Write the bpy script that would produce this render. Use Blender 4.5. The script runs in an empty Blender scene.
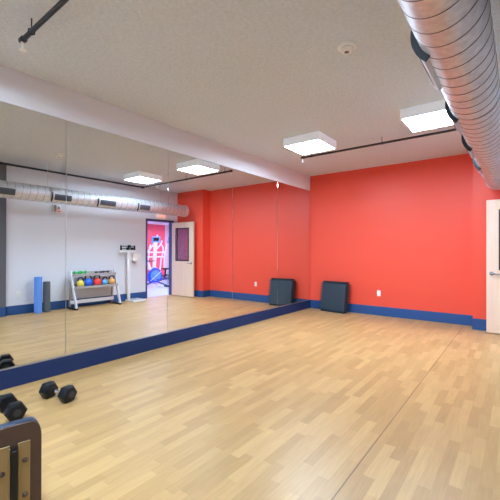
import bpy, bmesh, math, random
from mathutils import Vector, Matrix, Euler

random.seed(4)
PI = math.pi
scene = bpy.context.scene
C = scene.collection

# ------------------------------------------------------------------ helpers
def lin(c):
    c = c / 255.0
    return c / 12.92 if c <= 0.04045 else ((c + 0.055) / 1.055) ** 2.4

def rgb(r, g, b):
    return (lin(r), lin(g), lin(b), 1.0)

def mat(name, col, rough=0.5, metal=0.0, spec=0.5, bump=None, mottle=None, coat=0.0):
    """col: sRGB 0-255 tuple. bump=(scale, strength). mottle=(scale, amount)."""
    m = bpy.data.materials.new(name)
    m.use_nodes = True
    nt = m.node_tree
    b = nt.nodes['Principled BSDF']
    c = rgb(*col)
    b.inputs['Base Color'].default_value = c
    b.inputs['Roughness'].default_value = rough
    b.inputs['Metallic'].default_value = metal
    b.inputs['Specular IOR Level'].default_value = spec
    b.inputs['Coat Weight'].default_value = coat
    tc = nt.nodes.new('ShaderNodeTexCoord')
    if mottle:
        n = nt.nodes.new('ShaderNodeTexNoise')
        n.inputs['Scale'].default_value = mottle[0]
        n.inputs['Detail'].default_value = 4
        nt.links.new(tc.outputs['Object'], n.inputs['Vector'])
        mr = nt.nodes.new('ShaderNodeMapRange')
        mr.inputs['From Min'].default_value = 0.3
        mr.inputs['From Max'].default_value = 0.7
        mr.inputs['To Min'].default_value = 1 - mottle[1]
        mr.inputs['To Max'].default_value = 1 + mottle[1]
        nt.links.new(n.outputs['Fac'], mr.inputs['Value'])
        mx = nt.nodes.new('ShaderNodeVectorMath')
        mx.operation = 'SCALE'
        mx.inputs[0].default_value = c[:3]
        nt.links.new(mr.outputs['Result'], mx.inputs['Scale'])
        nt.links.new(mx.outputs['Vector'], b.inputs['Base Color'])
    if bump:
        n = nt.nodes.new('ShaderNodeTexNoise')
        n.inputs['Scale'].default_value = bump[0]
        n.inputs['Detail'].default_value = 3
        nt.links.new(tc.outputs['Object'], n.inputs['Vector'])
        bp = nt.nodes.new('ShaderNodeBump')
        bp.inputs['Strength'].default_value = bump[1]
        bp.inputs['Distance'].default_value = 0.01
        nt.links.new(n.outputs['Fac'], bp.inputs['Height'])
        nt.links.new(bp.outputs['Normal'], b.inputs['Normal'])
    return m

def emit_mat(name, col, strength):
    m = bpy.data.materials.new(name)
    m.use_nodes = True
    nt = m.node_tree
    b = nt.nodes['Principled BSDF']
    b.inputs['Base Color'].default_value = (0.8, 0.8, 0.8, 1)
    b.inputs['Emission Color'].default_value = col
    b.inputs['Emission Strength'].default_value = strength
    return m

def new():
    return bmesh.new()

def bx(bm, x0, x1, y0, y1, z0, z1, bev=0.0, seg=2, M=None):
    """axis aligned box from limits, optionally bevelled and transformed by M"""
    t = bmesh.new()
    bmesh.ops.create_cube(t, size=1.0)
    bmesh.ops.scale(t, vec=(abs(x1 - x0), abs(y1 - y0), abs(z1 - z0)), verts=t.verts)
    bmesh.ops.translate(t, vec=((x0 + x1) / 2, (y0 + y1) / 2, (z0 + z1) / 2), verts=t.verts)
    if bev > 0:
        bmesh.ops.bevel(t, geom=t.edges[:], offset=bev, segments=seg, affect='EDGES', profile=0.5)
    join(bm, t, M)

def join(bm, t, M=None):
    if M is not None:
        bmesh.ops.transform(t, matrix=M, verts=t.verts)
    me = bpy.data.meshes.new('tmp')
    t.to_mesh(me)
    t.free()
    bm.from_mesh(me)
    bpy.data.meshes.remove(me)

def frame_to(a, b):
    """matrix placing local z axis from a to b"""
    a, b = Vector(a), Vector(b)
    q = (b - a).to_track_quat('Z', 'Y')
    return Matrix.Translation(a) @ q.to_matrix().to_4x4()

def tube(bm, a, b, r, r2=None, n=20, bev=0.0):
    t = bmesh.new()
    L = (Vector(b) - Vector(a)).length
    bmesh.ops.create_cone(t, cap_ends=True, segments=n, radius1=r, radius2=r if r2 is None else r2, depth=L)
    bmesh.ops.translate(t, vec=(0, 0, L / 2), verts=t.verts)
    if bev > 0:
        ed = [e for e in t.edges if len(e.link_faces) == 2 and any(len(f.verts) > 4 for f in e.link_faces)]
        bmesh.ops.bevel(t, geom=ed, offset=bev, segments=2, affect='EDGES', profile=0.5)
    join(bm, t, frame_to(a, b))

def beam(bm, a, b, w, h, up=(0, 0, 1), bev=0.002):
    """rectangular bar from a to b, w across, h along 'up'"""
    a, b = Vector(a), Vector(b)
    d = (b - a).normalized()
    s = d.cross(Vector(up)).normalized()
    u = s.cross(d)
    M = Matrix((s, u, d)).transposed().to_4x4()
    M.translation = a
    L = (b - a).length
    bx(bm, -w / 2, w / 2, -h / 2, h / 2, 0, L, bev, 1, M)

def lathe(bm, prof, n=28, M=None):
    """revolve list of (r, z) about z"""
    t = bmesh.new()
    rings = []
    for r, z in prof:
        if r < 1e-6:
            rings.append([t.verts.new((0, 0, z))])
        else:
            rings.append([t.verts.new((r * math.cos(2 * PI * i / n), r * math.sin(2 * PI * i / n), z)) for i in range(n)])
    for A, B in zip(rings, rings[1:]):
        for i in range(n):
            j = (i + 1) % n
            if len(A) == 1 and len(B) == 1:
                continue
            if len(A) == 1:
                t.faces.new((A[0], B[i], B[j]))
            elif len(B) == 1:
                t.faces.new((A[i], A[j], B[0]))
            else:
                t.faces.new((A[i], A[j], B[j], B[i]))
    bmesh.ops.recalc_face_normals(t, faces=t.faces)
    join(bm, t, M)

def sweep(bm, pts, r, n=12, closed=False, M=None, caps=True):
    """round tube along a polyline"""
    pts = [Vector(p) for p in pts]
    t = bmesh.new()
    rings = []
    N = len(pts)
    prev = None
    for i, p in enumerate(pts):
        if closed:
            d = (pts[(i + 1) % N] - pts[i - 1]).normalized()
        else:
            d = (pts[min(i + 1, N - 1)] - pts[max(i - 1, 0)]).normalized()
        if prev is None:
            s = d.cross(Vector((0, 0, 1)))
            if s.length < 1e-3:
                s = d.cross(Vector((1, 0, 0)))
            s.normalize()
        else:
            s = (prev - d * prev.dot(d)).normalized()
        prev = s
        u = s.cross(d)
        rings.append([t.verts.new(p + r * (math.cos(2 * PI * k / n) * s + math.sin(2 * PI * k / n) * u)) for k in range(n)])
    for i in range(N if closed else N - 1):
        A, B = rings[i], rings[(i + 1) % N]
        for k in range(n):
            t.faces.new((A[k], A[(k + 1) % n], B[(k + 1) % n], B[k]))
    if caps and not closed:
        t.faces.new(rings[0])
        t.faces.new(rings[-1])
    bmesh.ops.recalc_face_normals(t, faces=t.faces)
    join(bm, t, M)

def prism(bm, pts, z0, z1, M=None, bev=0.0):
    """extrude 2D outline (x, y) from z0 to z1"""
    t = bmesh.new()
    f = t.faces.new([t.verts.new((x, y, z0)) for x, y in pts])
    r = bmesh.ops.extrude_face_region(t, geom=[f])
    bmesh.ops.translate(t, vec=(0, 0, z1 - z0), verts=[v for v in r['geom'] if isinstance(v, bmesh.types.BMVert)])
    bmesh.ops.recalc_face_normals(t, faces=t.faces)
    if bev > 0:
        ed = [e for e in t.edges if e.calc_face_angle(0) > 0.5]
        bmesh.ops.bevel(t, geom=ed, offset=bev, segments=2, affect='EDGES', profile=0.5)
    join(bm, t, M)

def obj(name, bm, m, parent=None, smooth=True, loc=None):
    me = bpy.data.meshes.new(name)
    bm.to_mesh(me)
    bm.free()
    for k in (m if isinstance(m, (list, tuple)) else [m]):
        me.materials.append(k)
    if smooth:
        for p in me.polygons:
            p.use_smooth = True
        me.set_sharp_from_angle(angle=math.radians(35))
    o = bpy.data.objects.new(name, me)
    C.objects.link(o)
    if parent:
        o.parent = parent
    if loc:
        o.location = loc
    return o

def tag(o, label, cat, group=None, kind=None):
    o['label'] = label
    o['category'] = cat
    if group:
        o['group'] = group
    if kind:
        o['kind'] = kind
    return o

def thing(name, label, cat, loc=(0, 0, 0), rotz=0, group=None):
    o = bpy.data.objects.new(name, None)
    C.objects.link(o)
    o.location = loc
    o.rotation_euler = (0, 0, rotz)
    o.empty_display_size = 0.1
    return tag(o, label, cat, group)

def struct(name, bm, m, parent=None, smooth=False):
    o = obj(name, bm, m, parent, smooth)
    if not parent:
        o['kind'] = 'structure'
    return o

def dup(root, loc, rotz, label, group=None):
    r = root.copy()
    C.objects.link(r)
    r.location = loc
    r.rotation_euler = (0, 0, rotz)
    r['label'] = label
    if group:
        r['group'] = group
    for ch in list(root.children):
        c = ch.copy()
        C.objects.link(c)
        c.parent = r
        for g in list(ch.children):
            d = g.copy()
            C.objects.link(d)
            d.parent = c
    return r

def text_mesh(body, size, depth):
    cu = bpy.data.curves.new('t', 'FONT')
    cu.body = body
    cu.size = size
    cu.extrude = depth
    cu.align_x = 'CENTER'
    cu.align_y = 'CENTER'
    o = bpy.data.objects.new('t', cu)
    C.objects.link(o)
    dg = bpy.context.evaluated_depsgraph_get()
    me = bpy.data.meshes.new_from_object(o.evaluated_get(dg))
    bm = bmesh.new()
    bm.from_mesh(me)
    bpy.data.objects.remove(o)
    bpy.data.meshes.remove(me)
    return bm

# ------------------------------------------------------------------ dimensions
L = 7.244          # red end wall
H = 3.055          # ceiling
W = 4.31           # wall with the door
YB = -2.4          # wall behind the camera
ZM = 2.716         # top of the mirrors
ZB = 0.186         # skirting
XJ, YJ = 3.23, 6.945   # red column in the corner
D0, D1, DH = 5.867, 6.747, 2.16   # doorway
CAM = (3.852, 0.0, 1.31)

# ------------------------------------------------------------------ materials
m_red = mat('red_paint', (236, 80, 58), 0.45, bump=(180, 0.05), spec=0.4)
m_grey_wall = mat('pale_grey_paint', (222, 222, 229), 0.6, bump=(180, 0.05), spec=0.3)
m_dark_wall = mat('charcoal_grey_paint', (98, 96, 102), 0.6, spec=0.3)
m_soffit = mat('soffit_paint', (228, 224, 228), 0.7, bump=(120, 0.08), spec=0.2)
m_ceiling = mat('textured_ceiling_paint', (211, 213, 215), 0.9, bump=(60, 0.9), mottle=(34, 0.07), spec=0.1)
m_blue_base = mat('navy_vinyl_base', (38, 78, 132), 0.4, spec=0.4)
m_mirror_base = mat('navy_mirror_base', (40, 52, 88), 0.8, spec=0.1)
m_alu = mat('brushed_aluminium', (205, 205, 208), 0.35, 1.0)
m_white = mat('white_enamel', (236, 236, 238), 0.35)
m_fixture = emit_mat('glowing_acrylic_side', (0.9, 0.9, 1.0, 1), 0.22)
m_white_plastic = mat('white_plastic', (240, 238, 234), 0.4)
m_black_pipe = mat('black_pipe_paint', (34, 34, 40), 0.45)
m_brass = mat('sprinkler_white', (238, 234, 226), 0.4)
m_rubber = mat('black_rubber', (12, 14, 19), 0.34, bump=(260, 0.12), spec=0.35)
m_foam = mat('black_foam', (36, 50, 62), 0.5, bump=(220, 0.3), spec=0.5)
m_chrome = mat('chrome', (225, 225, 228), 0.15, 1.0)
m_gasket = mat('black_gasket', (18, 18, 22), 0.6)
m_regsteel = mat('register_steel', (208, 206, 206), 0.42, 0.75)
m_grille = mat('dark_grille_steel', (92, 94, 104), 0.4, 0.6)
m_slate = mat('door_frame_paint', (60, 70, 112), 0.4)
m_silver = mat('silver_powder_coat', (226, 228, 236), 0.35, 0.15)
m_tread = mat('ribbed_shelf_steel', (168, 165, 163), 0.5, 0.3)
m_vinyl = mat('navy_black_vinyl', (36, 46, 66), 0.33, bump=(300, 0.15))
m_board = mat('brown_board', (82, 58, 46), 0.45, mottle=(24, 0.10))
m_bracket = mat('brass_toned_bracket', (158, 134, 94), 0.35, 0.45)
m_darksteel = mat('dark_steel', (34, 30, 32), 0.4, 0.4)
m_bolt = mat('bolt_steel', (110, 96, 88), 0.3, 0.9)
m_lamp = emit_mat('lamp_diffuser', (0.595, 0.795, 1.0, 1), 101.0)
m_cool = emit_mat('added_cool_diffuser', (0.60, 0.68, 1.0, 1), 80.0)
m_exit = emit_mat('exit_letters', (1.0, 0.16, 0.05, 1), 1.6)

def mirror_mat():
    m = bpy.data.materials.new('mirror_silver')
    m.use_nodes = True
    b = m.node_tree.nodes['Principled BSDF']
    b.inputs['Base Color'].default_value = (0.84, 0.86, 0.855, 1)
    b.inputs['Metallic'].default_value = 1
    b.inputs['Roughness'].default_value = 0.0
    return m
m_mirror = mirror_mat()

def glass_mat():
    m = bpy.data.materials.new('tinted_glass')
    m.use_nodes = True
    nt = m.node_tree
    nt.nodes.clear()
    out = nt.nodes.new('ShaderNodeOutputMaterial')
    tr = nt.nodes.new('ShaderNodeBsdfTransparent')
    tr.inputs['Color'].default_value = (0.86, 0.72, 0.86, 1)
    gl = nt.nodes.new('ShaderNodeBsdfGlossy')
    gl.inputs['Roughness'].default_value = 0.02
    mx = nt.nodes.new('ShaderNodeMixShader')
    mx.inputs[0].default_value = 0.12
    nt.links.new(tr.outputs[0], mx.inputs[1])
    nt.links.new(gl.outputs[0], mx.inputs[2])
    nt.links.new(mx.outputs[0], out.inputs[0])
    return m
m_glass = glass_mat()

def floor_mat():
    m = bpy.data.materials.new('oak_strip_vinyl')
    m.use_nodes = True
    nt = m.node_tree
    N, K = nt.nodes, nt.links
    b = N['Principled BSDF']
    tc = N.new('ShaderNodeTexCoord')
    sx = N.new('ShaderNodeSeparateXYZ')
    K.new(tc.outputs['Object'], sx.inputs[0])
    def math_(op, a, bb=None):
        n = N.new('ShaderNodeMath')
        n.operation = op
        for i, v in enumerate((a, bb)):
            if v is None:
                continue
            if isinstance(v, (int, float)):
                n.inputs[i].default_value = v
            else:
                K.new(v, n.inputs[i])
        return n.outputs[0]
    X, Y = sx.outputs['X'], sx.outputs['Y']
    sw, sl = 0.068, 0.42
    xr = math_('DIVIDE', X, sw)
    row = math_('FLOOR', xr)
    wn = N.new('ShaderNodeTexWhiteNoise')
    wn.noise_dimensions = '1D'
    K.new(row, wn.inputs['W'])
    yr = math_('ADD', math_('DIVIDE', Y, sl), math_('MULTIPLY', wn.outputs['Value'], 7.3))
    cell = math_('FLOOR', yr)
    cv = N.new('ShaderNodeCombineXYZ')
    K.new(row, cv.inputs[0])
    K.new(cell, cv.inputs[1])
    w2 = N.new('ShaderNodeTexWhiteNoise')
    w2.noise_dimensions = '2D'
    K.new(cv.outputs[0], w2.inputs['Vector'])
    ramp = N.new('ShaderNodeValToRGB')
    e = ramp.color_ramp.elements
    e[0].position, e[0].color = 0.0, rgb(172, 133, 83)
    e[1].position, e[1].color = 1.0, rgb(195, 155, 101)
    n1 = ramp.color_ramp.elements.new(0.35)
    n1.color = rgb(181, 142, 90)
    n2 = ramp.color_ramp.elements.new(0.7)
    n2.color = rgb(187, 147, 95)
    K.new(w2.outputs['Value'], ramp.inputs[0])
    # grain stretched along the boards
    mp = N.new('ShaderNodeMapping')
    mp.inputs['Scale'].default_value = (70, 5, 1)
    K.new(tc.outputs['Object'], mp.inputs[0])
    gn = N.new('ShaderNodeTexNoise')
    gn.inputs['Scale'].default_value = 1.0
    gn.inputs['Detail'].default_value = 5
    K.new(mp.outputs[0], gn.inputs['Vector'])
    gm = N.new('ShaderNodeMapRange')
    gm.inputs['From Min'].default_value = 0.3
    gm.inputs['From Max'].default_value = 0.7
    gm.inputs['To Min'].default_value = 0.92
    gm.inputs['To Max'].default_value = 1.06
    K.new(gn.outputs['Fac'], gm.inputs['Value'])
    # fine joints between strips
    fx = math_('FRACT', xr)
    fy = math_('FRACT', yr)
    jx = math_('LESS_THAN', fx, 0.03)
    jy = math_('LESS_THAN', fy, 0.006)
    j = math_('MAXIMUM', jx, jy)
    # seams between the vinyl rolls
    s1 = math_('LESS_THAN', math_('ABSOLUTE', math_('SUBTRACT', X, 3.07)), 0.0035)
    s2 = math_('LESS_THAN', math_('ABSOLUTE', math_('SUBTRACT', X, 1.48)), 0.0016)
    dark = math_('SUBTRACT', 1.0, math_('ADD', math_('MULTIPLY', j, 0.07),
                 math_('ADD', math_('MULTIPLY', s1, 0.62), math_('MULTIPLY', s2, 0.45))))
    tot = math_('MULTIPLY', gm.outputs['Result'], dark)
    vm = N.new('ShaderNodeVectorMath')
    vm.operation = 'SCALE'
    K.new(ramp.outputs['Color'], vm.inputs[0])
    K.new(tot, vm.inputs['Scale'])
    K.new(vm.outputs['Vector'], b.inputs['Base Color'])
    # worn, uneven sheen
    rn = N.new('ShaderNodeTexNoise')
    rn.inputs['Scale'].default_value = 2.2
    rn.inputs['Detail'].default_value = 4
    K.new(tc.outputs['Object'], rn.inputs['Vector'])
    rm = N.new('ShaderNodeMapRange')
    rm.inputs['To Min'].default_value = 0.30
    rm.inputs['To Max'].default_value = 0.44
    K.new(rn.outputs['Fac'], rm.inputs['Value'])
    K.new(rm.outputs['Result'], b.inputs['Roughness'])
    b.inputs['Specular IOR Level'].default_value = 0.42
    bp = N.new('ShaderNodeBump')
    bp.inputs['Strength'].default_value = 0.04
    bp.inputs['Distance'].default_value = 0.005
    K.new(gn.outputs['Fac'], bp.inputs['Height'])
    K.new(bp.outputs['Normal'], b.inputs['Normal'])
    return m
m_floor = floor_mat()

def duct_mat():
    m = bpy.data.materials.new('galvanised_spiral_steel')
    m.use_nodes = True
    nt = m.node_tree
    N, K = nt.nodes, nt.links
    b = N['Principled BSDF']
    b.inputs['Metallic'].default_value = 0.62
    tc = N.new('ShaderNodeTexCoord')
    n = N.new('ShaderNodeTexNoise')
    n.inputs['Scale'].default_value = 26
    n.inputs['Detail'].default_value = 6
    K.new(tc.outputs['Object'], n.inputs['Vector'])
    r = N.new('ShaderNodeValToRGB')
    r.color_ramp.elements[0].position = 0.3
    r.color_ramp.elements[0].color = rgb(196, 197, 202)
    r.color_ramp.elements[1].position = 0.7
    r.color_ramp.elements[1].color = rgb(224, 223, 224)
    K.new(n.outputs['Fac'], r.inputs[0])
    K.new(r.outputs['Color'], b.inputs['Base Color'])
    mr = N.new('ShaderNodeMapRange')
    mr.inputs['To Min'].default_value = 0.38
    mr.inputs['To Max'].default_value = 0.52
    K.new(n.outputs['Fac'], mr.inputs['Value'])
    K.new(mr.outputs['Result'], b.inputs['Roughness'])
    return m
m_duct = duct_mat()
m_seam = mat('duct_lock_seam', (112, 108, 108), 0.45, 0.7)

def wood_mat(name, a, b_, rough=0.4):
    m = bpy.data.materials.new(name)
    m.use_nodes = True
    nt = m.node_tree
    N, K = nt.nodes, nt.links
    b = N['Principled BSDF']
    b.inputs['Roughness'].default_value = rough
    tc = N.new('ShaderNodeTexCoord')
    mp = N.new('ShaderNodeMapping')
    mp.inputs['Scale'].default_value = (14, 14, 0.9)
    K.new(tc.outputs['Object'], mp.inputs[0])
    n = N.new('ShaderNodeTexNoise')
    n.inputs['Scale'].default_value = 1.3
    n.inputs['Detail'].default_value = 6
    n.inputs['Distortion'].default_value = 0.6
    K.new(mp.outputs[0], n.inputs['Vector'])
    r = N.new('ShaderNodeValToRGB')
    r.color_ramp.elements[0].position = 0.3
    r.color_ramp.elements[0].color = rgb(*a)
    r.color_ramp.elements[1].position = 0.7
    r.color_ramp.elements[1].color = rgb(*b_)
    K.new(n.outputs['Fac'], r.inputs[0])
    K.new(r.outputs['Color'], b.inputs['Base Color'])
    return m
m_birch = wood_mat('pale_birch_veneer', (232, 199, 172), (238, 208, 183))

# ------------------------------------------------------------------ the room
bm = new(); bx(bm, -0.2, W + 0.15, YB - 0.2, L + 0.2, -0.1, 0.0); struct('floor', bm, m_floor)
bm = new(); bx(bm, -0.2, W + 0.15, YB - 0.2, L + 0.2, H, H + 0.1); struct('ceiling', bm, m_ceiling)
bm = new(); bx(bm, -0.2, -0.012, YB - 0.2, L + 0.2, 0, H); struct('wall_left', bm, m_soffit)
bm = new(); bx(bm, -0.2, W + 0.15, L, L + 0.2, 0, H)
bx(bm, XJ, W + 0.15, YJ, L + 0.05, 0, H); struct('wall_back', bm, m_red)
bm = new(); bx(bm, -0.2, W + 0.15, YB - 0.2, YB, 0, H); struct('wall_front', bm, m_grey_wall)
bm = new()
bx(bm, W, W + 0.15, YB, D0, 0, H)
bx(bm, W, W + 0.15, D0 - 0.001, D1 + 0.001, DH, H)
bx(bm, W, W + 0.15, D1, YJ + 0.2, 0, H)
struct('wall_right', bm, m_grey_wall)
bm = new(); bx(bm, W - 0.08, W + 0.01, YB, 2.49, 0, H); struct('wall_right_pier', bm, m_dark_wall)

# soffit flush with the mirrors
bm = new(); bx(bm, -0.02, 0.004, YB, L, ZM, H); struct('trim_1', bm, m_soffit)
# skirtings
bm = new(); bx(bm, -0.02, 0.016, YB, L - 0.0, 0, ZB - 0.004, 0.002, 1); struct('baseboard_left', bm, m_mirror_base)
bm = new(); bx(bm, -0.02, 0.018, YB, L - 0.0, ZB - 0.004, ZB + 0.004); struct('trim_2', bm, m_alu)
bm = new(); bx(bm, 0.016, XJ, L - 0.008, L + 0.01, 0, ZB, 0.002, 1)
bx(bm, XJ - 0.008, W, YJ - 0.008, YJ + 0.01, 0, ZB, 0.002, 1)
bx(bm, XJ - 0.008, XJ + 0.01, YJ, L, 0, ZB, 0.002, 1)
struct('baseboard_back', bm, m_blue_base)
bm = new(); bx(bm, W - 0.008, W + 0.01, 2.49, D0 - 0.05, 0, ZB, 0.002, 1)
bx(bm, W - 0.008, W + 0.01, D1 + 0.05, YJ, 0, ZB, 0.002, 1)
bx(bm, W - 0.088, W - 0.07, YB, 2.498, 0, ZB, 0.002, 1)
bx(bm, W - 0.088, W + 0.01, 2.48, 2.498, 0, ZB, 0.002, 1)
struct('baseboard_right', bm, m_blue_base)

# mirrors: five tall panels
seams = [0.369, 1.738, 3.109, 4.480, 5.869, L - 0.02]
labs = ['tall wall mirror panel at the left edge, reflecting foam rollers and a dark wall pier',
        'tall wall mirror panel reflecting the equipment rack and the weighing scale',
        'tall wall mirror panel reflecting the open wooden door and red column',
        'tall wall mirror panel, fourth from the left, reflecting plain red wall and its socket',
        'narrowest looking wall mirror panel in the red corner, reflecting the foam tile stack']
for i in range(5):
    bm = new()
    bx(bm, -0.008, 0.0, seams[i] + 0.0015, seams[i + 1] - 0.0015, ZB + 0.005, ZM - 0.002, 0.002, 1)
    o = obj('mirror_panel', bm, m_mirror, None, smooth=False)
    tag(o, labs[i], 'mirror', 'wall mirror panels')

# ------------------------------------------------------------------ next room through the doorway
XN = 8.85
NH = 2.48
m_red2 = mat('next_room_red', (226, 78, 92), 0.5)
m_floor2 = mat('pale_rubber_floor', (196, 200, 222), 0.4, mottle=(30, 0.08))
m_white2 = mat('next_room_white', (230, 232, 240), 0.6)
bm = new(); bx(bm, W + 0.15, XN + 0.2, 4.2, 14.2, -0.1, 0.0); struct('floor_next_room', bm, m_floor2)
bm = new(); bx(bm, W + 0.15, XN + 0.2, 4.2, 14.2, NH, NH + 0.1); struct('ceiling_next_room', bm, m_white2)
bm = new(); bx(bm, XN, XN + 0.2, 4.2, 14.2, 0, NH); struct('wall_next_room_right', bm, m_red2)
bm = new(); bx(bm, W + 0.15, XN + 0.2, 4.0, 4.2, 0, NH); struct('wall_next_room_front', bm, m_white2)
bm = new(); bx(bm, W + 0.15, XN + 0.2, 14.2, 14.4, 0, NH); struct('wall_next_room_back', bm, m_white2)
bm = new(); bx(bm, W, W + 0.15, L + 0.2, 14.2, 0, NH); struct('wall_next_room_left', bm, m_white2)
# white pier at the right of the red wall
bm = new(); bx(bm, XN - 0.5, XN + 0.02, 10.08, 11.2, 0, NH); struct('wall_next_room_pier', bm, m_white2)
# painted white graphic: double stripe and a swoosh
bm = new()
bx(bm, XN - 0.006, XN, 8.4, 10.08, 1.22, 1.28)
bx(bm, XN - 0.006, XN, 8.4, 10.08, 1.02, 1.08)
pts = [(XN - 0.01, 9.15 + 0.5 * math.sin(t * 1.5), 1.28 + 0.75 * t) for t in [k / 14 for k in range(15)]]
sweep(bm, pts, 0.035, 8)
pts = [(XN - 0.01, 9.45 + 0.45 * math.sin(t * 1.5), 1.28 + 0.5 * t) for t in [k / 14 for k in range(15)]]
sweep(bm, pts, 0.035, 8)
struct('trim_3', bm, m_white2)
# unseen panels added to give that room its cool daylight
def panel_lamp(name, label, cx, cy, z, sx, sy, hgt, lens, group, frame_m):
    t = thing(name, label, 'light', (cx, cy, z), 0, group)
    bm = new()
    w = 0.018
    bx(bm, -sx / 2, sx / 2, -sy / 2, -sy / 2 + w, -hgt, 0, 0.002, 1)
    bx(bm, -sx / 2, sx / 2, sy / 2 - w, sy / 2, -hgt, 0, 0.002, 1)
    bx(bm, -sx / 2, -sx / 2 + w, -sy / 2 + w, sy / 2 - w, -hgt, 0, 0.002, 1)
    bx(bm, sx / 2 - w, sx / 2, -sy / 2 + w, sy / 2 - w, -hgt, 0, 0.002, 1)
    bx(bm, -sx / 2 + w, sx / 2 - w, -sy / 2 + w, sy / 2 - w, -0.02, 0)
    obj('housing', bm, frame_m, t, smooth=False)
    bm = new()
    bx(bm, -sx / 2 + w, sx / 2 - w, -sy / 2 + w, sy / 2 - w, -hgt + 0.002, -hgt + 0.012)
    obj('diffuser', bm, lens, t, smooth=False)
    return t
panel_lamp('ceiling_light', 'added cool light panel standing in for daylight in the next room, nearer the doorway', 6.0, 7.0, NH, 1.2, 0.6, 0.06, m_cool, 'added light panels of the next room', m_white)
panel_lamp('ceiling_light', 'added cool light panel standing in for daylight in the next room, farther from the doorway', 6.9, 9.6, NH, 1.2, 0.6, 0.06, m_cool, 'added light panels of the next room', m_white)

# ------------------------------------------------------------------ door and frame
bm = new()
bx(bm, W - 0.012, W + 0.162, D0 - 0.05, D0, 0, DH, 0.003, 1)
bx(bm, W - 0.012, W + 0.162, D1, D1 + 0.05, 0, DH, 0.003, 1)
bx(bm, W - 0.012, W + 0.162, D0 - 0.05, D1 + 0.05, DH, DH + 0.05, 0.003, 1)
bx(bm, W + 0.06, W + 0.10, D0, D0 + 0.012, 0, DH)
bx(bm, W + 0.06, W + 0.10, D0, D1, DH - 0.012, DH)
struct('door_1', bm, m_slate)
# leaf: local x runs from hinge to the free edge
hx, hy = W - 0.015, D1 - 0.005
fx, fy = 3.436, 6.792
ang = math.atan2(fy - hy, fx - hx)
dl = thing('door_leaf', 'open pale birch door with a dark framed window beside the red column', 'door', (hx, hy, 0), ang)
DW, T = 0.865, 0.045
z0, z1 = 0.012, 2.14
wx0, wx1, wz0, wz1 = 0.17, 0.69, 1.03, 1.97
bm = new()
bx(bm, 0, wx0, -T / 2, T / 2, z0, z1)
bx(bm, wx1, DW, -T / 2, T / 2, z0, z1)
bx(bm, wx0, wx1, -T / 2, T / 2, z0, wz0)
bx(bm, wx0, wx1, -T / 2, T / 2, wz1, z1)
obj('leaf_panel', bm, m_birch, dl, smooth=False)
bm = new()
fw = 0.03
for s in (-1, 1):
    ya, yb = s * T / 2, s * (T / 2 + 0.01)
    bx(bm, wx0 - 0.012, wx0 + fw - 0.012, ya, yb, wz0 - 0.012, wz1 + 0.012, 0.002, 1)
    bx(bm, wx1 - fw + 0.012, wx1 + 0.012, ya, yb, wz0 - 0.012, wz1 + 0.012, 0.002, 1)
    bx(bm, wx0, wx1, ya, yb, wz0 - 0.012, wz0 + fw - 0.012, 0.002, 1)
    bx(bm, wx0, wx1, ya, yb, wz1 - fw + 0.012, wz1 + 0.012, 0.002, 1)
wf = obj('window_frame', bm, mat('dark_bronze_frame', (48, 34, 44), 0.4), dl, smooth=False)
bm = new(); bx(bm, wx0, wx1, -0.003, 0.003, wz0, wz1); obj('pane', bm, m_glass, wf, smooth=False)
for s in (-1, 1):
    bm = new()
    y0 = s * T / 2
    tube(bm, (DW - 0.07, y0, 0.96), (DW - 0.07, y0 + s * 0.012, 0.96), 0.032, n=24, bev=0.003)
    tube(bm, (DW - 0.07, y0, 0.96), (DW - 0.07, y0 + s * 0.055, 0.96), 0.011)
    sweep(bm, [(DW - 0.07, y0 + s * 0.052, 0.96), (DW - 0.10, y0 + s * 0.055, 0.96), (DW - 0.15, y0 + s * 0.055, 0.957), (DW - 0.19, y0 + s * 0.050, 0.954)], 0.010)
    obj('lever_handle', bm, mat('satin_nickel', (150, 148, 150), 0.3, 0.9), dl)
for hz in (0.25, 1.1, 1.9):
    bm = new()
    tube(bm, (-0.004, -T / 2 - 0.004, hz), (-0.004, -T / 2 - 0.004, hz + 0.1), 0.007)
    obj('hinge', bm, m_alu, dl)

# exit sign above the doorway
ex = thing('exit_sign', 'small white exit sign with red letters above the open doorway', 'sign', (W, 6.30, 2.31))
bm = new(); bx(bm, -0.035, 0, -0.165, 0.165, -0.085, 0.085, 0.008, 2); obj('sign_body', bm, m_white_plastic, ex)
bm = text_mesh('EXIT', 0.155, 0.002)
bmesh.ops.transform(bm, matrix=Matrix.Translation((-0.037, 0, 0)) @ Matrix(((0, 0, -1, 0), (-1, 0, 0, 0), (0, 1, 0, 0), (0, 0, 0, 1))), verts=bm.verts)
obj('lettering', bm, m_exit, ex, smooth=False)

# ------------------------------------------------------------------ ceiling lights of the room, seen ones and added ones
HG = 0.122
for k, (cx, cy, lab) in enumerate([
        (1.256, 4.874, 'lit square ceiling light nearer the mirrors, beside the sprinkler head'),
        (3.00, 4.80, 'lit square ceiling light partly behind the silver duct'),
        (1.256, 0.30, 'added unseen ceiling light over the dumbbells, before the mirrors'),  # out of view, added to brighten the room
        (3.03, -0.10, 'added unseen ceiling light overhead of the photographer by the duct')]):  # also added out of view for more brightness
    t = panel_lamp('ceiling_light', lab, cx, cy, H, 0.61, 0.61, HG, m_lamp, 'square ceiling lights', m_fixture)
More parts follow.
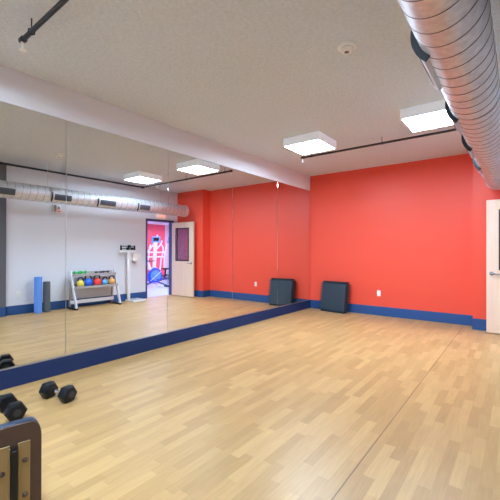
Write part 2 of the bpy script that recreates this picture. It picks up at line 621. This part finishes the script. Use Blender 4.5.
# faint stained patch of old fixture around the second light
# ------------------------------------------------------------------ smoke detector
sd = thing('smoke_detector', 'round white smoke detector on the textured ceiling', 'detector', (2.693, 2.83, H))
bm = new(); lathe(bm, [(0, 0), (0.078, 0), (0.080, -0.006), (0.074, -0.018), (0.060, -0.022), (0, -0.022)], 36); obj('base', bm, m_white_plastic, sd)
bm = new(); lathe(bm, [(0.052, -0.022), (0.055, -0.030), (0.046, -0.046), (0.030, -0.052), (0, -0.052)], 36); obj('cover', bm, m_white_plastic, sd)
bm = new(); lathe(bm, [(0.050, -0.021), (0.0535, -0.024), (0.0535, -0.028), (0.050, -0.030)], 36)
lathe(bm, [(0.020, -0.0505), (0.020, -0.054), (0, -0.054)], 24); obj('vent_ring', bm, mat('vent_grey', (120, 112, 106), 0.6), sd)

# ------------------------------------------------------------------ sprinkler pipes
ZP = 2.957
sp = thing('sprinkler_pipe', 'black sprinkler pipe with branches under the ceiling', 'pipe', (3.86, 3.0, ZP))
O = Vector((3.86, 3.0, ZP))
def lp(x, y, z=ZP):
    return Vector((x, y, z)) - O
bm = new(); tube(bm, lp(3.86, YB), lp(3.86, 5.40), 0.021)
tube(bm, lp(3.86, 5.36), lp(3.86, 5.44), 0.028, bev=0.004)
obj('main_pipe', bm, m_black_pipe, sp)
for by, xs in ((1.05, (0.785, 3.2)), (5.40, (0.835, 3.27))):
    bm = new()
    tube(bm, lp(xs[0] - 0.02, by), lp(3.86, by), 0.017)
    tube(bm, lp(xs[0] - 0.03, by), lp(xs[0] + 0.03, by), 0.024, bev=0.004)
    tube(bm, lp(3.81, by), lp(3.91, by), 0.026, bev=0.004)
    br = obj('branch_pipe', bm, m_black_pipe, sp)
    for x in xs:
        bm = new()
        tube(bm, lp(x, by, ZP - 0.012), lp(x, by, ZP - 0.04), 0.014)
        tube(bm, lp(x, by, ZP - 0.04), lp(x, by, ZP - 0.05), 0.010)
        for s in (-1, 1):
            sweep(bm, [lp(x + s * 0.008, by, ZP - 0.048), lp(x + s * 0.013, by, ZP - 0.06), lp(x + s * 0.006, by, ZP - 0.078)], 0.003, 6)
        lathe(bm, [(0, 0), (0.026, 0), (0.027, -0.004), (0, -0.004)], 20, Matrix.Translation(lp(x, by, ZP - 0.077)))
        tube(bm, lp(x, by, ZP - 0.05), lp(x, by, ZP - 0.077), 0.006, n=8)
        obj('sprinkler_head', bm, m_brass, br)
    for x in (xs[0] + 0.17, 2.2):
        bm = new()
        pts = [lp(x, by + 0.022 * math.cos(a), ZP + 0.022 * math.sin(a)) for a in [2 * PI * q / 18 for q in range(18)]]
        sweep(bm, pts, 0.004, 6, closed=True)
        tube(bm, lp(x, by, ZP + 0.02), lp(x, by, H), 0.005, n=8)
        obj('pipe_hanger', bm, m_black_pipe, br)

# ------------------------------------------------------------------ spiral duct
XD, ZD, RD, YE = 3.59, 2.43, 0.157, 6.60
du = thing('spiral_duct', 'silver spiral air duct running above the wooden door', 'duct', (XD, YE, ZD))
Y0 = YB
bm = new()
prof = [(RD * 0.98, Y0 - YE), (RD, Y0 - YE + 0.001), (RD, -0.004), (RD * 0.985, 0.0), (0.0, 0.0)]
lathe(bm, prof, 72, Matrix.Rotation(-PI / 2, 4, 'X'))
obj('duct_shell', bm, m_duct, du)
bm = new()
pitch = 0.128
# raised lock seam wound round the shell
t = bmesh.new()
n = 56
turns = int((YE - Y0 - 0.1) / pitch)
prev = None
for i in range(turns * n + 1):
    a = 2 * PI * i / n
    y = -0.06 - pitch * i / n
    c, s = math.cos(a), math.sin(a)
    cur = [t.verts.new((rr * c, y + dy, rr * s)) for rr, dy in ((RD - 0.001, -0.0032), (RD + 0.0015, -0.0022), (RD + 0.0015, 0.0022), (RD - 0.001, 0.0032))]
    if prev:
        for k in range(3):
            t.faces.new((prev[k], prev[k + 1], cur[k + 1], cur[k]))
    prev = cur
bmesh.ops.recalc_face_normals(t, faces=t.faces)
join(bm, t)
obj('spiral_seam', bm, m_seam, du)
bm = new()
lathe(bm, [(RD, -0.035), (RD + 0.006, -0.033), (RD + 0.006, 0.0), (RD - 0.01, 0.003), (RD - 0.02, 0.0)], 72, Matrix.Rotation(-PI / 2, 4, 'X'))
obj('end_collar', bm, m_duct, du)
# hanger straps
for y in (0.2, 3.0, 5.75):
    bm = new()
    M = Matrix.Translation((0, y - YE, 0)) @ Matrix.Rotation(-PI / 2, 4, 'X')
    lathe(bm, [(RD + 0.001, -0.012), (RD + 0.004, -0.012), (RD + 0.004, 0.012), (RD + 0.001, 0.012)], 48, M)
    tube(bm, (0, y - YE, RD), (0, y - YE, H - ZD), 0.005, n=8)
    obj('hanger_strap', bm, m_alu, du)
# registers on the mirror side
def arc_pts(r, a0, a1, n=10):
    return [(r * math.cos(a0 + (a1 - a0) * k / n), r * math.sin(a0 + (a1 - a0) * k / n)) for k in range(n + 1)]
def sector(bm, r0, r1, a0, a1, y0, y1, n=12):
    """curved slab concentric with the duct, between radii and angles, from y0 to y1"""
    out = arc_pts(r0, a0, a1, n) + arc_pts(r1, a1, a0, n)
    prism(bm, out, -y1, -y0, Matrix.Rotation(PI / 2, 4, 'X'))
AH, tilt = math.radians(27), math.radians(18)
c0, c1 = PI - AH + tilt, PI + AH + tilt
for ya, yb in ((1.96, 2.41), (3.03, 3.42), (3.98, 4.41), (4.99, 5.34)):
    y0l, y1l = ya - YE, yb - YE
    RO = RD + 0.026
    bm = new()
    sector(bm, RD - 0.003, RO - 0.004, c0, c1, y0l, y1l)
    reg = obj('register_box', bm, m_regsteel, du, smooth=False)
    da, fw_ = 0.13, 0.028
    bm = new()
    sector(bm, RO - 0.006, RO, c0, c0 + da, y0l, y1l, 4)
    sector(bm, RO - 0.006, RO, c1 - da, c1, y0l, y1l, 4)
    sector(bm, RO - 0.006, RO, c0 + da, c1 - da, y0l, y0l + fw_)
    sector(bm, RO - 0.006, RO, c0 + da, c1 - da, y1l - fw_, y1l)
    obj('face_frame', bm, m_regsteel, reg, smooth=False)
    bm = new()
    sector(bm, RO - 0.005, RO - 0.0035, c0 + da, c1 - da, y0l + fw_, y1l - fw_)
    nsl = 7
    for q in range(nsl):
        am = c0 + da + (q + 0.5) * (c1 - c0 - 2 * da) / nsl
        sector(bm, RO - 0.004, RO - 0.0005, am - 0.02, am + 0.02, y0l + fw_, y1l - fw_, 2)
    obj('louvre_grille', bm, m_grille, reg, smooth=False)
    bm = new()
    sector(bm, RD - 0.003, RO + 0.006, c0 - 0.03, c1 + 0.12, y0l - 0.014, y0l - 0.001)
    obj('end_gasket', bm, m_gasket, reg, smooth=False)

# ------------------------------------------------------------------ wall plates
def outlet(name, label, cat, M, kind='socket'):
    t = tag(bpy.data.objects.new(name, None), label, cat)
    C.objects.link(t)
    t.matrix_world = M
    bm = new(); bx(bm, -0.036, 0.036, -0.006, 0, -0.058, 0.058, 0.003, 2); obj('cover_plate', bm, m_white_plastic, t)
    if kind == 'socket':
        for s in (-1, 1):
            bm = new(); bx(bm, -0.017, 0.017, -0.009, -0.005, s * 0.024 - 0.015, s * 0.024 + 0.015, 0.004, 2)
            so = obj('socket', bm, m_white_plastic, t)
            bm = new()
            bx(bm, -0.008, -0.006, -0.0098, -0.008, s * 0.024 - 0.003, s * 0.024 + 0.007)
            bx(bm, 0.006, 0.008, -0.0098, -0.008, s * 0.024 - 0.003, s * 0.024 + 0.006)
            tube(bm, (0, -0.008, s * 0.024 - 0.009), (0, -0.0098, s * 0.024 - 0.009), 0.0025, n=10)
            obj('slots', bm, m_gasket, so)
    else:
        bm = new(); bx(bm, -0.012, 0.012, -0.011, -0.005, -0.030, 0.030, 0.003, 2); obj('rocker', bm, m_white_plastic, t)
    return t
outlet('wall_outlet', 'white wall socket on the red wall right of the foam tiles', 'socket', Matrix.Translation((1.575, L, 0.452)))
RZ = Matrix.Rotation(-PI / 2, 4, 'Z')   # faces -x
outlet('wall_outlet', 'white wall socket on the grey wall beside the blue roller', 'socket', Matrix.Translation((W, 2.727, 0.417)) @ RZ)
outlet('light_switch', 'white light switch between the small dispenser box and the doorway', 'switch', Matrix.Translation((W, 5.62, 1.165)) @ RZ, 'switch')
hb = thing('dispenser', 'small white dispenser box on the grey wall behind the weighing scale', 'dispenser', (W, 5.44, 1.14))
bm = new(); bx(bm, -0.09, 0, -0.075, 0.075, -0.09, 0.10, 0.012, 3); obj('dispenser_body', bm, m_white_plastic, hb)
bm = new(); bx(bm, -0.095, -0.02, -0.06, 0.06, -0.115, -0.088, 0.006, 2); obj('drip_tray', bm, mat('light_grey_plastic', (190, 188, 190), 0.4), hb)
al = thing('fire_alarm', 'fire alarm strobe on the grey wall under the duct', 'alarm', (W, 3.47, 2.245))
bm = new(); bx(bm, -0.05, 0, -0.085, 0.085, -0.085, 0.085, 0.008, 2); obj('alarm_body', bm, m_white_plastic, al)
bm = new(); bx(bm, -0.066, -0.048, -0.078, -0.022, -0.078, 0.078, 0.006, 2); obj('sounder_grille', bm, mat('taupe_plastic', (150, 120, 110), 0.5), al)
bm = new(); bx(bm, -0.075, -0.048, 0.0, 0.05, -0.02, 0.055, 0.010, 2); obj('strobe_lens', bm, m_chrome, al)
bm = new(); bx(bm, -0.053, -0.049, -0.01, 0.07, -0.07, -0.045); obj('red_mark', bm, mat('red_print', (205, 60, 50), 0.5), al)

# ------------------------------------------------------------------ foam tiles leaning on the red wall
def tile_outline(S, nt_, dep):
    """square with dovetail teeth along all four edges"""
    pts = []
    h = S / 2 - dep
    step = 2 * h / nt_
    side = []
    for i in range(nt_):
        a = -h + i * step
        b = a + step
        if i % 2 == 0:
            side += [(a + step * 0.26, 0), (a + step * 0.10, dep), (b - step * 0.10, dep), (b - step * 0.26, 0)]
    if True:
        side = [(-h, 0)] + side + [(h, 0)]
    for q in range(4):
        c, s = math.cos(q * PI / 2), math.sin(q * PI / 2)
        for (u, v) in side[:-1]:
            x, y = u, -(h + v)
            pts.append((c * x - s * y, s * x + c * y))
    return pts
S = 0.66
NT, TT = 6, 0.021
lean = math.radians(8.5)
rot = math.radians(-7)
names = ['frontmost', 'second', 'third', 'fourth', 'fifth', 'rearmost']
outl = tile_outline(S, 19, 0.046)
bm = new()
M = Matrix.Translation((0, 0, S / 2)) @ Matrix.Rotation(PI / 2, 4, 'X')          # outline (x,y) -> (x,z), thickness towards -y
prism(bm, outl, -TT + 0.0015, 0, M)
tile0 = None
base = Vector((0.668, 6.975, 0.0))
for k in range(NT):
    lab = '%s black foam floor tile of the stack leaning on the red wall' % names[k] if k in (0, 5) else \
        '%s black foam floor tile from the front in the stack leaning on the red wall' % names[k]
    if tile0 is None:
        o = obj('foam_tile', bm, m_foam, None, smooth=False)
        tile0 = o
    else:
        o = tile0.copy()
        C.objects.link(o)
    tag(o, lab, 'floor tile', 'foam tiles leaning on the red wall')
    jx = random.uniform(-0.006, 0.006)
    off = Vector((jx, k * TT / math.cos(lean), 0))
    o.location = base + Matrix.Rotation(rot, 3, 'Z') @ off
    o.rotation_euler = Euler((-lean, 0, rot), 'XYZ')

# ------------------------------------------------------------------ hex dumbbells
def hex_head(bm, x0, x1, R):
    t = bmesh.new()
    ring = lambda r, x: [t.verts.new((x, r * math.cos(k * PI / 3), r * math.sin(k * PI / 3))) for k in range(6)]
    A = ring(R * 0.84, x0)
    B = ring(R, x0 + (x1 - x0) * 0.22)
    Cc = ring(R, x0 + (x1 - x0) * 0.78)
    Dd = ring(R * 0.84, x1)
    for P, Q in ((A, B), (B, Cc), (Cc, Dd)):
        for k in range(6):
            t.faces.new((P[k], P[(k + 1) % 6], Q[(k + 1) % 6], Q[k]))
    t.faces.new(A)
    t.faces.new(Dd)
    bmesh.ops.recalc_face_normals(t, faces=t.faces)
    bmesh.ops.bevel(t, geom=t.edges[:], offset=0.0025, segments=2, affect='EDGES', profile=0.5)
    join(bm, t)
RH = 0.077
hz = RH * math.cos(PI / 6)     # flat side on the floor
def dumbbell(label, loc, rotz, group):
    t = thing('hex_dumbbell', label, 'dumbbell', loc, rotz, group)
    for s in (-1, 1):
        bm = new()
        hex_head(bm, s * 0.072, s * 0.160, RH)
        hd = obj('weight_head', bm, m_rubber, t)
        hd.location = (0, 0, hz)
        bm = new()
        lathe(bm, [(0, 0.1605), (0.026, 0.1605), (0.028, 0.1625), (0.022, 0.1635), (0, 0.1635)], 24, Matrix.Rotation(s * PI / 2, 4, 'Y'))
        obj('end_disc', bm, mat('dumbbell_disc', (40, 42, 48), 0.3), hd)
    bm = new()
    lathe(bm, [(0.014, -0.078), (0.0145, -0.06), (0.0165, -0.03), (0.0175, 0), (0.0165, 0.03), (0.0145, 0.06), (0.014, 0.078)], 24, Matrix.Rotation(PI / 2, 4, 'Y'))
    hb_ = obj('handle', bm, m_chrome, t)
    hb_.location = (0, 0, hz)
    return t
db = dumbbell('black hex dumbbell lying nearer the mirrors on the wood floor', (0.637, 1.386, 0), math.atan2(0.059, 0.216), 'hex dumbbells on the floor')
dup(db, (0.655, 1.022, 0), math.radians(-3), 'black hex dumbbell lying just behind the brown bench back', 'hex dumbbells on the floor')

# ------------------------------------------------------------------ weight bench in the foreground (seen from behind its backrest)
# local frame: +x from the backrest to its rear (towards the camera), y along the board, z up
ba = math.radians(90 - 11.2)         # direction of the board in the plan
bdir = Vector((math.cos(ba), math.sin(ba), 0))
edge = Vector((2.220, 0.639, 0))
BWd = 0.103                          # half width
ctr = edge - bdir * BWd
wb = thing('weight_bench', 'weight bench seen from behind its brown board backrest', 'bench', (ctr.x, ctr.y, 0), ba - PI / 2)
ZT, ZL = 0.590, 0.16
def rounded(hw, zl, zt, c, n=8):
    cz = c * 2.0
    pts = []
    for cx_, cz_, a0 in ((hw - c, zl + cz, -PI / 2), (hw - c, zt - cz, 0), (-hw + c, zt - cz, PI / 2), (-hw + c, zl + cz, PI)):
        for k in range(n + 1):
            a = a0 + (PI / 2) * k / n
            pts.append((cx_ + c * math.cos(a), cz_ + cz * math.sin(a)))
    return pts
YZ = Matrix(((0, 0, 1, 0), (1, 0, 0, 0), (0, 1, 0, 0), (0, 0, 0, 1)))    # (x,y,z) -> (y, z) plane, thickness along x
bm = new(); prism(bm, rounded(BWd, ZL, ZT, 0.040), -0.045, -0.002, YZ, 0.005); obj('backrest_pad', bm, m_vinyl, wb)
bm = new(); prism(bm, rounded(BWd - 0.003, ZL + 0.003, ZT - 0.003, 0.038), -0.003, 0.006, YZ, 0.001); obj('backing_board', bm, m_board, wb, smooth=False)
for s in (-1, 1):
    bm = new()
    yc = s * 0.036
    bx(bm, 0.006, 0.010, yc - 0.022, yc + 0.022, ZL + 0.03, ZT - 0.078, 0.001, 1)
    yi = yc - s * 0.022
    bx(bm, 0.006, 0.026, min(yi, yi + s * 0.004), max(yi, yi + s * 0.004), ZL + 0.03, ZT - 0.086, 0.001, 1)
    rl = obj('bracket_rail', bm, m_bracket, wb, smooth=False)
    for zb_ in (ZT - 0.155, ZT - 0.30):
        bm = new()
        zz = zb_ - (0.03 if s < 0 else 0)
        tube(bm, (0.009, yc + s * 0.004, zz), (0.012, yc + s * 0.004, zz), 0.0115, n=20)
        t = bmesh.new()
        bmesh.ops.create_uvsphere(t, u_segments=16, v_segments=8, radius=0.0085)
        bmesh.ops.scale(t, vec=(0.7, 1, 1), verts=t.verts)
        bmesh.ops.translate(t, vec=(0.013, yc + s * 0.004, zz), verts=t.verts)
        join(bm, t)
        obj('bolt', bm, m_bolt, rl)
bm = new(); beam(bm, (0.020, 0, 0.05), (0.020, 0, ZT - 0.095), 0.022, 0.026, (1, 0, 0)); obj('upright_post', bm, m_darksteel, wb)
bm = new()
bx(bm, -0.62, -0.06, -0.11, 0.11, 0.30, 0.345, 0.012, 3)
obj('seat_pad', bm, m_vinyl, wb)
bm = new()
beam(bm, (0.030, 0, 0.05), (-0.60, 0, 0.05), 0.04, 0.04)
beam(bm, (-0.34, 0, 0.06), (-0.34, 0, 0.30), 0.04, 0.04, (1, 0, 0))
for xx in (0.015, -0.58):
    beam(bm, (xx, -0.095, 0.022), (xx, 0.095, 0.022), 0.036, 0.036)
    bx(bm, xx - 0.02, xx + 0.02, -0.1, -0.075, 0.0, 0.03, 0.003, 1)
    bx(bm, xx - 0.02, xx + 0.02, 0.075, 0.1, 0.0, 0.03, 0.003, 1)
obj('base_frame', bm, m_darksteel, wb)

# ------------------------------------------------------------------ foam rollers (seen in the mirror)
def roller(name, label, x, y, r, h, m):
    bm = new()
    lathe(bm, [(0.022, h - 0.004), (0.022, h), (r - 0.006, h), (r, h - 0.006), (r, 0.006), (r - 0.006, 0), (0.022, 0), (0.022, h - 0.004)], 36)
    o = obj(name, bm, m, None, loc=(x, y, 0))
    return tag(o, label, 'foam roller', 'foam rollers standing at the grey wall')
roller('foam_roller', 'tall blue foam roller standing on end at the grey wall', 4.15, 3.045, 0.075, 0.76, mat('blue_foam', (98, 146, 226), 0.7, bump=(200, 0.2)))
roller('foam_roller', 'shorter dark grey foam roller standing beside the blue one', 4.15, 3.215, 0.068, 0.65, mat('grey_foam', (88, 90, 95), 0.7, bump=(200, 0.2)))

# ------------------------------------------------------------------ equipment rack (seen in the mirror)
RX, RY = 4.06, 4.24
rk = thing('equipment_rack', 'silver two shelf rack holding kettlebells against the grey wall', 'rack', (RX, RY, 0))
HW = 0.53
SH1, SH2 = 0.775, 0.50
for s in (-1, 1):
    bm = new(); beam(bm, (-0.20, s * HW, 0.03), (0.09, s * HW, 0.845), 0.035, 0.06, (1, 0, 0)); lg = obj('front_leg', bm, m_silver, rk)
    bm = new(); beam(bm, (0.16, s * (HW - 0.02), 0.03), (0.10, s * (HW - 0.02), 0.62), 0.035, 0.05, (1, 0, 0)); obj('rear_leg', bm, m_tread, rk)
    bm = new(); bx(bm, -0.23, 0.19, s * HW - 0.03, s * HW + 0.03, 0.0, 0.035, 0.006, 2); obj('foot', bm, m_gasket, rk)
def shelf(z, xc, dep, tilt):
    bm = new()
    M = Matrix.Translation((xc, 0, z)) @ Matrix.Rotation(tilt, 4, 'Y')
    w = HW - 0.02
    bx(bm, -dep / 2, dep / 2, -w, w, -0.012, 0, 0.001, 1, M)
    bx(bm, -dep / 2 - 0.006, -dep / 2, -w, w, -0.045, 0.012, 0.001, 1, M)
    bx(bm, dep / 2, dep / 2 + 0.006, -w, w, -0.045, 0.05, 0.001, 1, M)
    for q in range(11):
        y = -w + (q + 0.5) * 2 * w / 11
        bx(bm, -dep / 2, dep / 2, y - 0.004, y + 0.004, -0.001, 0.002, 0, 1, M)
    return obj('shelf', bm, m_tread, rk, smooth=False)
shelf(SH1, 0.05, 0.20, 0)
shelf(SH2, 0.0, 0.27, 0)
bm = new(); beam(bm, (0.10, -HW, 0.14), (0.10, HW, 0.14), 0.03, 0.08, (0, 0, 1)); obj('cross_bar', bm, m_silver, rk)

# kettlebells
m_iron = mat('black_iron_handle', (36, 36, 40), 0.4, 0.2)
def kettlebell(label, y, r, col):
    t = thing('kettlebell', label, 'kettlebell', (RX - 0.02, y, SH2 + 0.003), 0, 'kettlebells on the rack shelf')
    bm = new()
    prof = [(0, 0), (r * 0.62, 0), (r * 0.70, r * 0.04)]
    for k in range(1, 12):
        a = -PI / 2 + math.radians(42) + (PI - math.radians(42) - 0.25) * k / 11
        prof.append((r * math.cos(a), r * 0.75 + r * math.sin(a)))
    prof.append((0, r * 1.74))
    lathe(bm, prof, 32)
    obj('bell_body', bm, mat(label.split()[0] + '_vinyl', col, 0.35), t)
    bm = new()
    hwid = r * 0.72
    pts = []
    for k in range(13):
        a = PI * k / 12
        pts.append((0, -hwid * math.copysign(abs(math.cos(a)) ** 0.6, math.cos(a)), r * 1.45 + r * 0.98 * math.sin(a) ** 0.7))
    sweep(bm, pts, r * 0.19, 12)
    obj('handle', bm, m_iron, t)
    return t
kettlebell('yellow kettlebell, leftmost in the mirror on the rack', 3.885, 0.080, (236, 212, 84))
kettlebell('blue kettlebell between the yellow and red ones on the rack', 4.060, 0.096, (28, 96, 226))
kettlebell('red kettlebell in the middle of the rack shelf', 4.275, 0.094, (240, 62, 56))
kettlebell('light blue kettlebell, small, between red and orange ones', 4.470, 0.072, (104, 170, 228))
kettlebell('orange kettlebell at the door end of the rack shelf', 4.645, 0.080, (240, 168, 84))

# small hand weights on the top shelf
def hand_weight(label, y, r, hl, m):
    t = thing('hand_weight', label, 'dumbbell', (RX + 0.05, y, SH1 + 0.003), 0, 'hand weights on the top shelf')
    for s in (-1, 1):
        bm = new()
        lathe(bm, [(0, hl * 0.35), (r * 0.8, hl * 0.38), (r, hl * 0.5), (r, hl * 0.88), (r * 0.8, hl), (0, hl)], 20, Matrix.Translation((0, 0, r)) @ Matrix.Rotation(-s * PI / 2, 4, 'X'))
        obj('weight_head', bm, m, t)
    bm = new(); tube(bm, (0, -hl * 0.5, r), (0, hl * 0.5, r), r * 0.5); obj('handle', bm, m, t)
    return t
m_green = mat('green_vinyl', (40, 178, 82), 0.4)
hand_weight('green hand weight at the roller end of the top shelf', 3.835, 0.036, 0.068, m_green)
hand_weight('green hand weight next to its twin, nearer the rack middle', 3.985, 0.036, 0.068, m_green)
m_blackv = mat('black_vinyl', (40, 42, 46), 0.4)
hand_weight('black hand weight on the top shelf above the red kettlebell', 4.35, 0.022, 0.085, m_blackv)
hand_weight('black hand weight on the top shelf toward the door end', 4.53, 0.026, 0.08, m_blackv)

# ------------------------------------------------------------------ physician's scale (seen in the mirror)
sc = thing('weighing_scale', 'white upright weighing scale with a sliding beam by the doorway', 'scale', (4.18, 5.195, 0))
bm = new()
bx(bm, -0.30, 0.09, -0.03, 0.34, 0.0, 0.05, 0.008, 2)
obj('platform', bm, m_white, sc)
bm = new(); bx(bm, -0.28, 0.0, 0.02, 0.32, 0.05, 0.056, 0.002, 1); obj('tread_mat', bm, mat('grey_tread', (170, 170, 176), 0.6), sc)
bm = new(); bx(bm, -0.03, 0.03, -0.025, 0.045, 0.05, 1.28, 0.006, 2); obj('column', bm, m_white, sc)
bm = new(); bx(bm, -0.04, 0.03, -0.24, 0.20, 1.27, 1.325, 0.006, 2); obj('beam_housing', bm, m_white, sc)
bm = new()
bx(bm, -0.02, 0.0, -0.21, 0.17, 1.42, 1.44, 0.002, 1)
bx(bm, -0.02, 0.0, -0.21, 0.17, 1.36, 1.378, 0.002, 1)
bx(bm, -0.03, 0.01, -0.23, -0.205, 1.32, 1.45, 0.003, 1)
bx(bm, -0.03, 0.01, 0.165, 0.19, 1.32, 1.45, 0.003, 1)
obj('balance_beam', bm, m_darksteel, sc)
for yy, zz in ((0.02, 1.43), (-0.02, 1.37), (0.10, 1.37)):
    bm = new(); bx(bm, -0.035, 0.012, yy - 0.035, yy + 0.035, zz - 0.035, zz + 0.032, 0.006, 2); obj('sliding_weight', bm, m_gasket, sc)

# ------------------------------------------------------------------ machines in the next room
def bike(label, loc, rotz):
    t = thing('exercise_bike', label, 'exercise bike', loc, rotz)
    m_bl = mat('bright_blue_shroud', (30, 70, 225), 0.35)
    bm = new()
    pts = [(-0.26, 0.28), (-0.18, 0.22), (0.12, 0.22), (0.30, 0.34), (0.30, 0.56), (0.20, 0.74), (0.02, 0.82), (-0.16, 0.74), (-0.27, 0.55)]
    prism(bm, pts, -0.09, 0.09, Matrix.Rotation(PI / 2, 4, 'X'), 0.03)
    sh = obj('flywheel_shroud', bm, m_bl, t)
    for s in (-1, 1):
        bm = new()
        lathe(bm, [(0, 0.0), (0.10, 0.0), (0.11, -0.006), (0.19, -0.006), (0.20, 0.0), (0.215, 0.0), (0.215, -0.01)], 32, Matrix.Translation((0.02, s * 0.098, 0.50)) @ Matrix.Rotation(-s * PI / 2, 4, 'X'))
        obj('side_cover', bm, mat('sky_blue_cover', (92, 140, 232), 0.35), sh)
        bm = new()
        beam(bm, (-0.20, s * 0.096, 0.30), (0.24, s * 0.096, 0.66), 0.02, 0.05, (0, 1, 0))
        obj('trim_stripe', bm, mat('pale_stripe', (200, 210, 236), 0.4), sh)
    t.scale = (0.88, 0.88, 0.88)
    bm = new()
    beam(bm, (-0.10, 0, 0.25), (-0.52, 0, 0.06), 0.06, 0.06)
    beam(bm, (0.10, 0, 0.25), (0.55, 0, 0.06), 0.06, 0.06)
    beam(bm, (-0.25, 0, 0.32), (0.62, 0, 0.36), 0.07, 0.09)
    obj('frame', bm, mat('steel_blue_frame', (70, 78, 130), 0.4), t)
    for x in (-0.52, 0.55):
        bm = new(); beam(bm, (x, -0.24, 0.04), (x, 0.24, 0.04), 0.07, 0.07); obj('stabiliser', bm, m_gasket, t)
    bm = new()
    beam(bm, (0.44, 0, 0.34), (0.48, 0, 0.74), 0.05, 0.05, (1, 0, 0))
    bx(bm, 0.34, 0.64, -0.12, 0.12, 0.72, 0.79, 0.03, 3)
    obj('saddle', bm, m_darksteel, t)
    for s in (-1, 1):
        bm = new()
        beam(bm, (0.05, s * 0.11, 0.36), (0.05 + s * 0.15, s * 0.12, 0.30), 0.02, 0.03)
        bx(bm, 0.05 + s * 0.15 - 0.05, 0.05 + s * 0.15 + 0.05, s * 0.13 - 0.04, s * 0.13 + 0.04, 0.285, 0.315, 0.006, 1)
        obj('pedal', bm, m_gasket, t)
    bm = new()
    beam(bm, (-0.15, 0, 0.7), (-0.28, 0, 1.08), 0.06, 0.06, (1, 0, 0))
    obj('handlebar_post', bm, m_white, t)
    bm = new()
    sweep(bm, [(-0.10, -0.24, 1.10), (-0.24, -0.24, 1.08), (-0.30, -0.12, 1.06), (-0.30, 0.12, 1.06), (-0.24, 0.24, 1.08), (-0.10, 0.24, 1.10)], 0.016)
    obj('handlebar', bm, m_darksteel, t)
    return t
bike('blue exercise bike seen through the doorway', (6.39, 7.67, 0), math.radians(104))

def elliptical(label, loc, rotz, group, first=None):
    t = thing('elliptical_trainer', label, 'elliptical trainer', loc, rotz, group)
    m_lb = mat('pale_blue_console', (120, 160, 205), 0.4)
    bm = new()
    beam(bm, (-0.7, 0, 0.05), (0.75, 0, 0.05), 0.10, 0.09)
    for x in (-0.7, 0.75):
        beam(bm, (x, -0.3, 0.04), (x, 0.3, 0.04), 0.08, 0.08)
    obj('base_frame', bm, m_white, t)
    bm = new()
    pts = [(0.35, 0.08), (0.95, 0.08), (1.0, 0.35), (0.85, 0.62), (0.6, 0.66), (0.4, 0.45)]
    prism(bm, pts, -0.11, 0.11, Matrix.Rotation(PI / 2, 4, 'X'), 0.03)
    obj('drive_housing', bm, m_white, t)
    bm = new(); beam(bm, (0.62, 0, 0.55), (0.42, 0, 1.66), 0.13, 0.08, (1, 0, 0)); obj('mast', bm, m_white, t)
    bm = new()
    M = Matrix.Translation((0.38, 0, 1.76)) @ Matrix.Rotation(math.radians(-25), 4, 'Y')
    bx(bm, -0.03, 0.03, -0.17, 0.17, -0.14, 0.14, 0.025, 3, M)
    cs = obj('console', bm, m_lb, t)
    bm = new(); bx(bm, -0.034, -0.028, -0.11, 0.11, -0.04, 0.10, 0, 1, M); obj('screen', bm, m_darksteel, cs)
    for s in (-1, 1):
        bm = new()
        sweep(bm, [(0.58, s * 0.24, 0.55), (0.52, s * 0.26, 0.95), (0.36, s * 0.28, 1.22), (0.30, s * 0.27, 1.45), (0.34, s * 0.22, 1.56)], 0.028)
        obj('arm_lever', bm, m_white, t)
        bm = new()
        beam(bm, (0.6, s * 0.2, 0.36), (-0.62, s * 0.2, 0.24), 0.05, 0.05)
        bx(bm, -0.25, 0.12, s * 0.2 - 0.07, s * 0.2 + 0.07, 0.33, 0.37, 0.012, 2)
        obj('foot_pedal', bm, m_darksteel, t)
    return t
el = elliptical('white elliptical trainer behind the blue exercise bike', (7.30, 8.55, 0), math.radians(20), 'elliptical trainers in the next room')
dup(el, (7.02, 9.12, 0), math.radians(20), 'white elliptical trainer at the right of the doorway view', 'elliptical trainers in the next room')
# dark wall screen on the white pier
tv = thing('wall_screen', 'dark wall screen on the white pier of the next room', 'screen', (XN - 0.5, 10.24, 1.80))
bm = new(); bx(bm, -0.05, 0, -0.14, 0.3, -0.14, 0.14, 0.01, 2); obj('screen_body', bm, m_gasket, tv)
bm = new(); bx(bm, -0.054, -0.05, -0.12, 0.28, -0.12, 0.12); obj('display', bm, mat('dark_navy_display', (30, 40, 80), 0.2), tv)

# ------------------------------------------------------------------ camera, world, view
cam = bpy.data.cameras.new('camera')
co = bpy.data.objects.new('camera', cam)
C.objects.link(co)
cam.sensor_width = 36
cam.sensor_fit = 'HORIZONTAL'
cam.lens = 347.33 / 500 * 36
cam.clip_start = 0.02
yaw, pit, rol = 0.6598, 0.0033, 0.0022
d = Vector((-math.sin(yaw) * math.cos(pit), math.cos(yaw) * math.cos(pit), math.sin(pit)))
r = Vector((math.cos(yaw), math.sin(yaw), 0))
u = r.cross(d)
r2 = math.cos(rol) * r + math.sin(rol) * u
u2 = -math.sin(rol) * r + math.cos(rol) * u
Mx = Matrix((r2, u2, -d)).transposed().to_4x4()
Mx.translation = Vector(CAM)
co.matrix_world = Mx
scene.camera = co

w = bpy.data.worlds.new('world')
scene.world = w
w.use_nodes = True
w.node_tree.nodes['Background'].inputs['Color'].default_value = (0.8, 0.85, 0.95, 1)
w.node_tree.nodes['Background'].inputs['Strength'].default_value = 0.3

scene.view_settings.view_transform = 'Standard'
scene.view_settings.look = 'None'
scene.view_settings.gamma = 1
scene.view_settings.exposure = 0.0
scene.view_settings.use_curve_mapping = False
scene.cycles.max_bounces = 16
scene.cycles.diffuse_bounces = 8
scene.cycles.glossy_bounces = 6
scene.cycles.transparent_max_bounces = 8
scene.cycles.sample_clamp_indirect = 6
